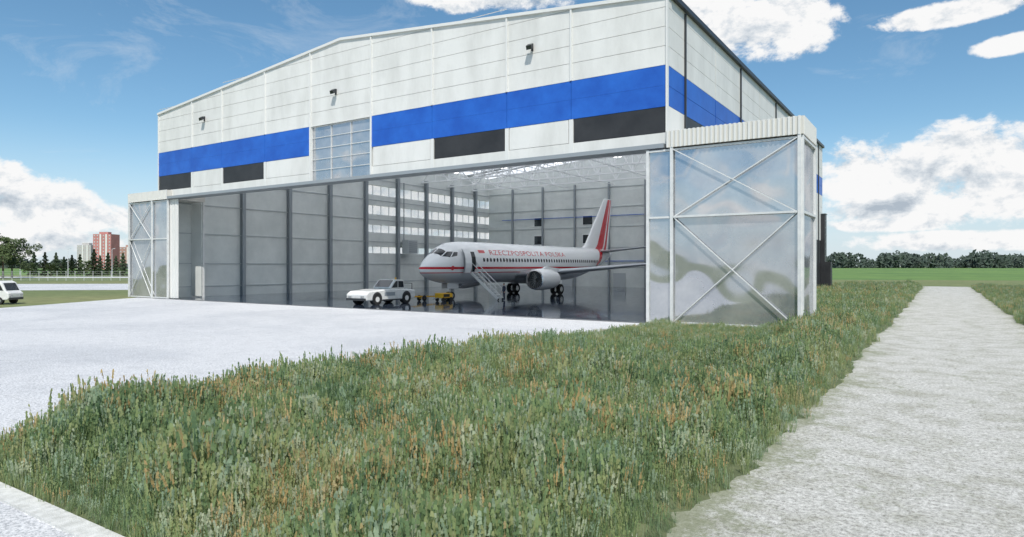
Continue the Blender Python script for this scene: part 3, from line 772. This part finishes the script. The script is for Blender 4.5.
# ---------------------------------------------------------------- person
def person(x,y,rz,name='standing_person'):
    E=empty(name,(x,y,0),rz)
    V=[(0,0,.98,.13),(0,0,1.15,.135),(0,0,1.38,.155),(0,.0,1.5,.06),(0,-.01,1.56,.055),
       (.19,0,1.42,.065),(.25,.02,1.14,.045),(.24,-.1,.92,.035),(-.19,0,1.42,.065),(-.26,.02,1.14,.045),(-.22,-.12,.93,.035),
       (.1,0,.9,.1),(.12,-.02,.5,.07),(.13,.02,.1,.05),(.14,-.14,.04,.04),(-.1,0,.9,.1),(-.13,.05,.5,.07),(-.14,.1,.1,.05),(-.15,-.05,.04,.04)]
    Ed=[(0,1),(1,2),(2,3),(3,4),(2,5),(5,6),(6,7),(2,8),(8,9),(9,10),(0,11),(11,12),(12,13),(13,14),(0,15),(15,16),(16,17),(17,18)]
    me=bpy.data.meshes.new('body'); me.from_pydata([v[:3] for v in V],Ed,[]); me.materials.append(mat('work_clothes',(.03,.035,.06),.8))
    o=bpy.data.objects.new('body',me); S.collection.objects.link(o); o.parent=E
    o.modifiers.new('s','SKIN'); sv=me.skin_vertices[0].data
    for i,v in enumerate(V): sv[i].radius=(v[3],v[3]*.8)
    sv[0].use_root=True; o.modifiers.new('ss','SUBSURF').levels=1
    sk=mat('skin',(.45,.27,.19),.6); hr=mat('hair',(.05,.035,.02),.8)
    h=MB(); rs=[]
    for i in range(9):
        t=i/8; z=1.56+.25*t; r=.095*math.sin(math.pi*(.12+.8*t))**.6*(1 if t>.3 else .75+.8*t)
        rs.append([(r*.82*math.cos(q),r*math.sin(q)-.01-(.015 if math.sin(q)<-.9 and .35<t<.5 else 0),z) for q in [2*math.pi*k/16 for k in range(16)]])
    h.rings(rs,lambda i,j:hr if i>=5 or (i>2 and 1<=j<=7) else sk); h.obj('head',E,True)
    h=MB()
    for sx,px_,py_,pz in ((1,.24,-.1,.92),(-1,-.22,-.12,.93)):
        h.tube((px_,py_,pz),(px_,py_-.03,pz-.09),.03,.04,sk,8)
        for k in range(4): h.tube((px_-.03+.02*k,py_-.03,pz-.08),(px_-.03+.02*k,py_-.06,pz-.17+.01*abs(k-1.5)),.011,.008,sk,6)
        h.tube((px_-sx*.035,py_-.03,pz-.04),(px_-sx*.06,py_-.06,pz-.1),.012,.009,sk,6)
    h.obj('hands',E,True)
px,py=gd(504,69.0); person(px,py,math.radians(-20))

b=MB(); uy=78.5
b.box(XL+.97,XL+2.3,uy,uy+2.2,5.6,7.8,M['rail'])
for k in range(6): b.box(XL+2.3,XL+2.36,uy+.15,uy+2.05,5.8+k*.32,5.95+k*.32,M['steel'])
b.box(XL+.97,XL+1.1,uy+.3,uy+.4,7.8,17,M['steel'])
b.obj('air_heater',HG)

# ---------------------------------------------------------------- trees
def leafq(b,c,s,m):
    u=Vector((random.gauss(0,1),random.gauss(0,1),random.gauss(0,1))).normalized(); w=u.orthogonal().normalized(); c=Vector(c)
    b.poly([c-u*s,c+w*s*.6,c+u*s,c-w*s*.6],m)
def tree(px,dist,h,kind):
    x,y=gd(px,dist); E=empty('conifer_tree' if kind=='c' else 'deciduous_tree',(x,y,0),random.random()*6)
    b=MB(); b.tube((0,0,0),(0,0,h*(.9 if kind=='c' else .6)),h*.022,h*.006,M['bark'],8)
    for k in range(7):
        a=random.random()*6.28; z=h*random.uniform(.25,.55); l=h*.22
        b.tube((0,0,z),(l*math.cos(a),l*math.sin(a),z+l*.7),h*.009,h*.003,M['bark'],6)
    b.obj('trunk',E)
    b=MB(); n=1500
    if kind=='c':
        for i in range(n):
            t=random.random()**1.3; z=h*(.08+.92*t); lay=.65+.35*math.sin(t*40)
            r=h*.27*(1-t)**.7*lay*math.sqrt(random.uniform(.15,1))+.05; a=random.random()*6.28
            leafq(b,(r*math.cos(a),r*math.sin(a),z-r*.25),h*.03,M['conifer'])
    else:
        cl=[(random.gauss(0,.16)*h,random.gauss(0,.16)*h,h*random.uniform(.25,.88),h*random.uniform(.08,.15)) for _ in range(22)]
        for i in range(n*2):
            c=random.choice(cl); d=Vector((random.gauss(0,1),random.gauss(0,1),random.gauss(0,1))).normalized()*c[3]*random.uniform(.5,1)
            leafq(b,(c[0]+d.x,c[1]+d.y,c[2]+d.z*.8),h*.022,M['leaf'])
    b.obj('crown',E)
for px,d,h in ((3,190,14),(12,200,13),(-12,195,14),(-30,190,12)): tree(px,d,h,'d')
for px,h in ((34,9),(45,8.5),(56,8.8),(64,7),(72,8),(80,8.2),(94,9.5),(100,7.5),(108,8.8),(116,7.5),(123,8.3)): tree(px,random.uniform(230,260),h,'c')
for px,h in ((28,5),(51,5),(87,6)): tree(px,230,h,'d')
def treeline(name,p0,p1,d_,dep,hmin,hmax,n):
    b=MB()
    for i in range(n):
        t=random.random(); px=p0+(p1-p0)*t; d=d_+random.uniform(0,dep)
        x,y=gd(px,d); h=random.uniform(hmin,hmax)*(1+.45*noise.noise((px*.035,0,0))+.3*noise.noise((px*.15,3,0))); r=h*random.uniform(.28,.5)
        for q in range(30):
            th=random.random()*6.28; zz=random.uniform(.0,1); rr=r*math.sqrt(max(0,1-((zz-.4)/.62)**2))
            leafq(b,(x+rr*math.cos(th),y+rr*math.sin(th),zz*h),r*.38,M['hazeleaf'])
    b.obj(name)
treeline('distant_tree_line',815,1500,1150,120,17,25,850)
treeline('distant_tree_line',-500,150,1000,80,9,15,600)
def block(px0,px1,top,dist,mcol,name,floors):
    H_=(266-top)*dist/F+H; w=(px1-px0)*dist/F; x,y=gd((px0+px1)/2,dist)
    E=empty(name,(x,y,0),math.radians(33.3)); m=mat(name+'_wall',mcol,.8,0,tuple(c*.85 for c in mcol),.1,4)
    b=MB(); b.box(-w/2,w/2,0,16,0,H_,m); b.box(-w/4,w/4,3,9,H_,H_+2.5,m); b.obj('walls',E)
    b=MB(); nw=6
    for f_ in range(floors):
        z=H_*(f_+.35)/floors
        for k in range(nw):
            xx=-w/2+w*(k+.3)/nw; b.box(xx,xx+w/nw*.4,-.1,-.02,z,z+H_/floors*.4,M['rail'])
    b.box(-w*.12,-w*.03,-.6,-.1,0,H_,M['trim']); b.box(w*.2,w*.29,-.6,-.1,0,H_,M['trim'])
    b.obj('windows',E)
block(93,111,234,720,(.5,.22,.2),'red_apartment_building',11)
block(77,91,245,750,(.5,.48,.46),'white_apartment_building',8)
block(119,140,247,760,(.45,.28,.23),'brick_apartment_building',7)
b=MB(); pts=[g(-150+i*9,280.6) for i in range(33)]
for i,(x,y) in enumerate(pts):
    b.tube((x,y,0),(x,y,2.4),.05,.05,M['galv'],6)
    if i:
        x0,y0=pts[i-1]
        for z in (.2,.7,1.2,1.7,2.2): b.beam((x0,y0,z),(x,y,z),.025,M['galv'])
b.obj('perimeter_fence')
for px in (20,68,112):
    x,y=gd(px,210); b=MB(); b.tube((x,y,0),(x,y,9),.1,.06,M['galv'],8); b.beam((x,y,9),(x+1.3,y,9.2),.08,M['galv']); b.box(x+1.1,x+1.8,y-.15,y+.15,9.1,9.25,M['galv']); b.obj('street_lamp')

# ---------------------------------------------------------------- world
el=math.radians(54); sd=Vector((.632*math.cos(el),-.775*math.cos(el),math.sin(el))).normalized()
w=bpy.data.worlds.new('World'); S.world=w; w.use_nodes=True; nt=w.node_tree
for n in list(nt.nodes): nt.nodes.remove(n)
out=nt.nodes.new('ShaderNodeOutputWorld')
sk=nt.nodes.new('ShaderNodeTexSky'); sk.sky_type='NISHITA'; sk.sun_disc=False; sk.sun_elevation=el; sk.sun_rotation=math.atan2(sd.x,sd.y)
sk.air_density=1.0; sk.dust_density=.3; sk.ozone_density=3.5
hsv=nt.nodes.new('ShaderNodeHueSaturation'); hsv.inputs['Saturation'].default_value=1.1; hsv.inputs['Hue'].default_value=.488
nt.links.new(sk.outputs[0],hsv.inputs['Color'])
bg=nt.nodes.new('ShaderNodeBackground'); bg.inputs[1].default_value=.13
tc=nt.nodes.new('ShaderNodeTexCoord'); D=tc.outputs['Generated']
sp=nt.nodes.new('ShaderNodeSeparateXYZ'); nt.links.new(D,sp.inputs[0])
hz=ramp(nt,sp.outputs[2],[(0,(1,1,1)),(.2,(0,0,0))],'EASE')
hzc=mixc(nt,hsv.outputs[0],(4.6,5.6,6.6),mth(nt,'MULTIPLY',hz,.75))
mpc=nt.nodes.new('ShaderNodeMapping'); mpc.inputs['Scale'].default_value=(1.2,2.2,6); mpc.inputs['Rotation'].default_value=(.15,.1,.5); nt.links.new(D,mpc.inputs['Vector'])
ci=tnoise(nt,mpc.outputs[0],2.3,10,.68,1.2)
hzc=mixc(nt,hzc,(6.2,6.5,6.8),mth(nt,'MULTIPLY',ramp(nt,ci,[(.54,(0,0,0)),(.82,(1,1,1))]),.4)); nt.links.new(hzc,bg.inputs[0])
r_=mth(nt,'ADD',mth(nt,'MULTIPLY',sp.outputs[0],CY),mth(nt,'MULTIPLY',sp.outputs[1],SY))
f_=mth(nt,'ADD',mth(nt,'MULTIPLY',sp.outputs[0],-SY),mth(nt,'MULTIPLY',sp.outputs[1],CY))
az=mth(nt,'ARCTAN2',r_,f_); ele=mth(nt,'ARCSINE',sp.outputs[2])
blobs=[(985,155,85,42),(900,180,80,36),(1010,190,120,40),(930,208,125,22),(860,172,50,36),(990,240,170,12),(880,225,80,8),(765,22,72,36),(715,5,75,22),(960,12,80,12),(1020,42,45,11),
       (30,205,100,32),(0,185,50,26),(95,218,80,20),(20,240,130,18),(-60,190,80,40),(490,-2,110,14),(620,-60,200,40),(1150,120,120,60),(300,-80,200,40),(430,205,130,70)]  # last entry: cloud added behind the left windows to whiten them
msk=None
for bx,by,rx,ry in blobs:
    a0=math.atan((bx-512)/F); ca=math.cos(a0); e0=math.atan((266-by)/F*ca); ra=rx/F*ca*ca; re=ry/F*ca
    q=mth(nt,'ADD',mth(nt,'POWER',mth(nt,'ABSOLUTE',mth(nt,'DIVIDE',mth(nt,'SUBTRACT',az,a0),ra)),2.),mth(nt,'POWER',mth(nt,'ABSOLUTE',mth(nt,'DIVIDE',mth(nt,'SUBTRACT',ele,e0),re)),2.))
    v=mth(nt,'SUBTRACT',1.,q); msk=v if msk is None else mth(nt,'MAXIMUM',msk,v)
behind=mth(nt,'MULTIPLY',mth(nt,'LESS_THAN',f_,.35),.95)
msk=mth(nt,'MAXIMUM',msk,mth(nt,'SUBTRACT',behind,.95))
def cn(off):
    mp=nt.nodes.new('ShaderNodeMapping'); mp.inputs['Location'].default_value=(0,0,off); mp.inputs['Scale'].default_value=(1,1,1.5)
    nt.links.new(D,mp.inputs['Vector']); return tnoise(nt,mp.outputs[0],11,12,.64,.15)
n1=cn(0); n2=cn(.03)
den=mth(nt,'ADD',mth(nt,'MULTIPLY',mth(nt,'SUBTRACT',n1,.5),4.4),mth(nt,'MULTIPLY',msk,1.05))
mr=nt.nodes.new('ShaderNodeMapRange'); mr.interpolation_type='SMOOTHSTEP'; mr.inputs[1].default_value=0; mr.inputs[2].default_value=.6
nt.links.new(den,mr.inputs[0]); cf=mth(nt,'MULTIPLY',mr.outputs[0],mth(nt,'GREATER_THAN',sp.outputs[2],0.0))
lit=mth(nt,'ADD',.72,mth(nt,'MULTIPLY',mth(nt,'SUBTRACT',n1,n2),3.0))
lit=mth(nt,'SUBTRACT',lit,mth(nt,'MULTIPLY',mth(nt,'SUBTRACT',den,.7),.13),clamp=True)
cc=ramp(nt,lit,[(.2,(.46,.53,.61)),(.5,(.74,.79,.84)),(.75,(1,1,1))])
bg2=nt.nodes.new('ShaderNodeBackground'); bg2.inputs[1].default_value=.95; nt.links.new(cc,bg2.inputs[0])
mx=nt.nodes.new('ShaderNodeMixShader'); nt.links.new(cf,mx.inputs[0]); nt.links.new(bg.outputs[0],mx.inputs[1]); nt.links.new(bg2.outputs[0],mx.inputs[2]); nt.links.new(mx.outputs[0],out.inputs[0])
sl=bpy.data.lights.new('sun','SUN'); sl.energy=4.5; sl.angle=math.radians(.5); sl.color=(1,.96,.9)
so=bpy.data.objects.new('sun',sl); so.rotation_euler=sd.to_track_quat('Z','Y').to_euler(); S.collection.objects.link(so)
cd=bpy.data.cameras.new('camera'); cd.sensor_width=36; cd.lens=F/1024*36; cd.shift_y=-.0024; cd.clip_end=20000; cd.clip_start=.1
co=bpy.data.objects.new('camera',cd); co.location=(0,0,H); co.rotation_euler=(math.pi/2,0,math.atan2(SY,CY)); S.collection.objects.link(co); S.camera=co
S.view_settings.view_transform='Standard'; S.view_settings.look='None'; S.view_settings.exposure=0
S.cycles.max_bounces=9; S.cycles.transparent_max_bounces=10; S.cycles.diffuse_bounces=6
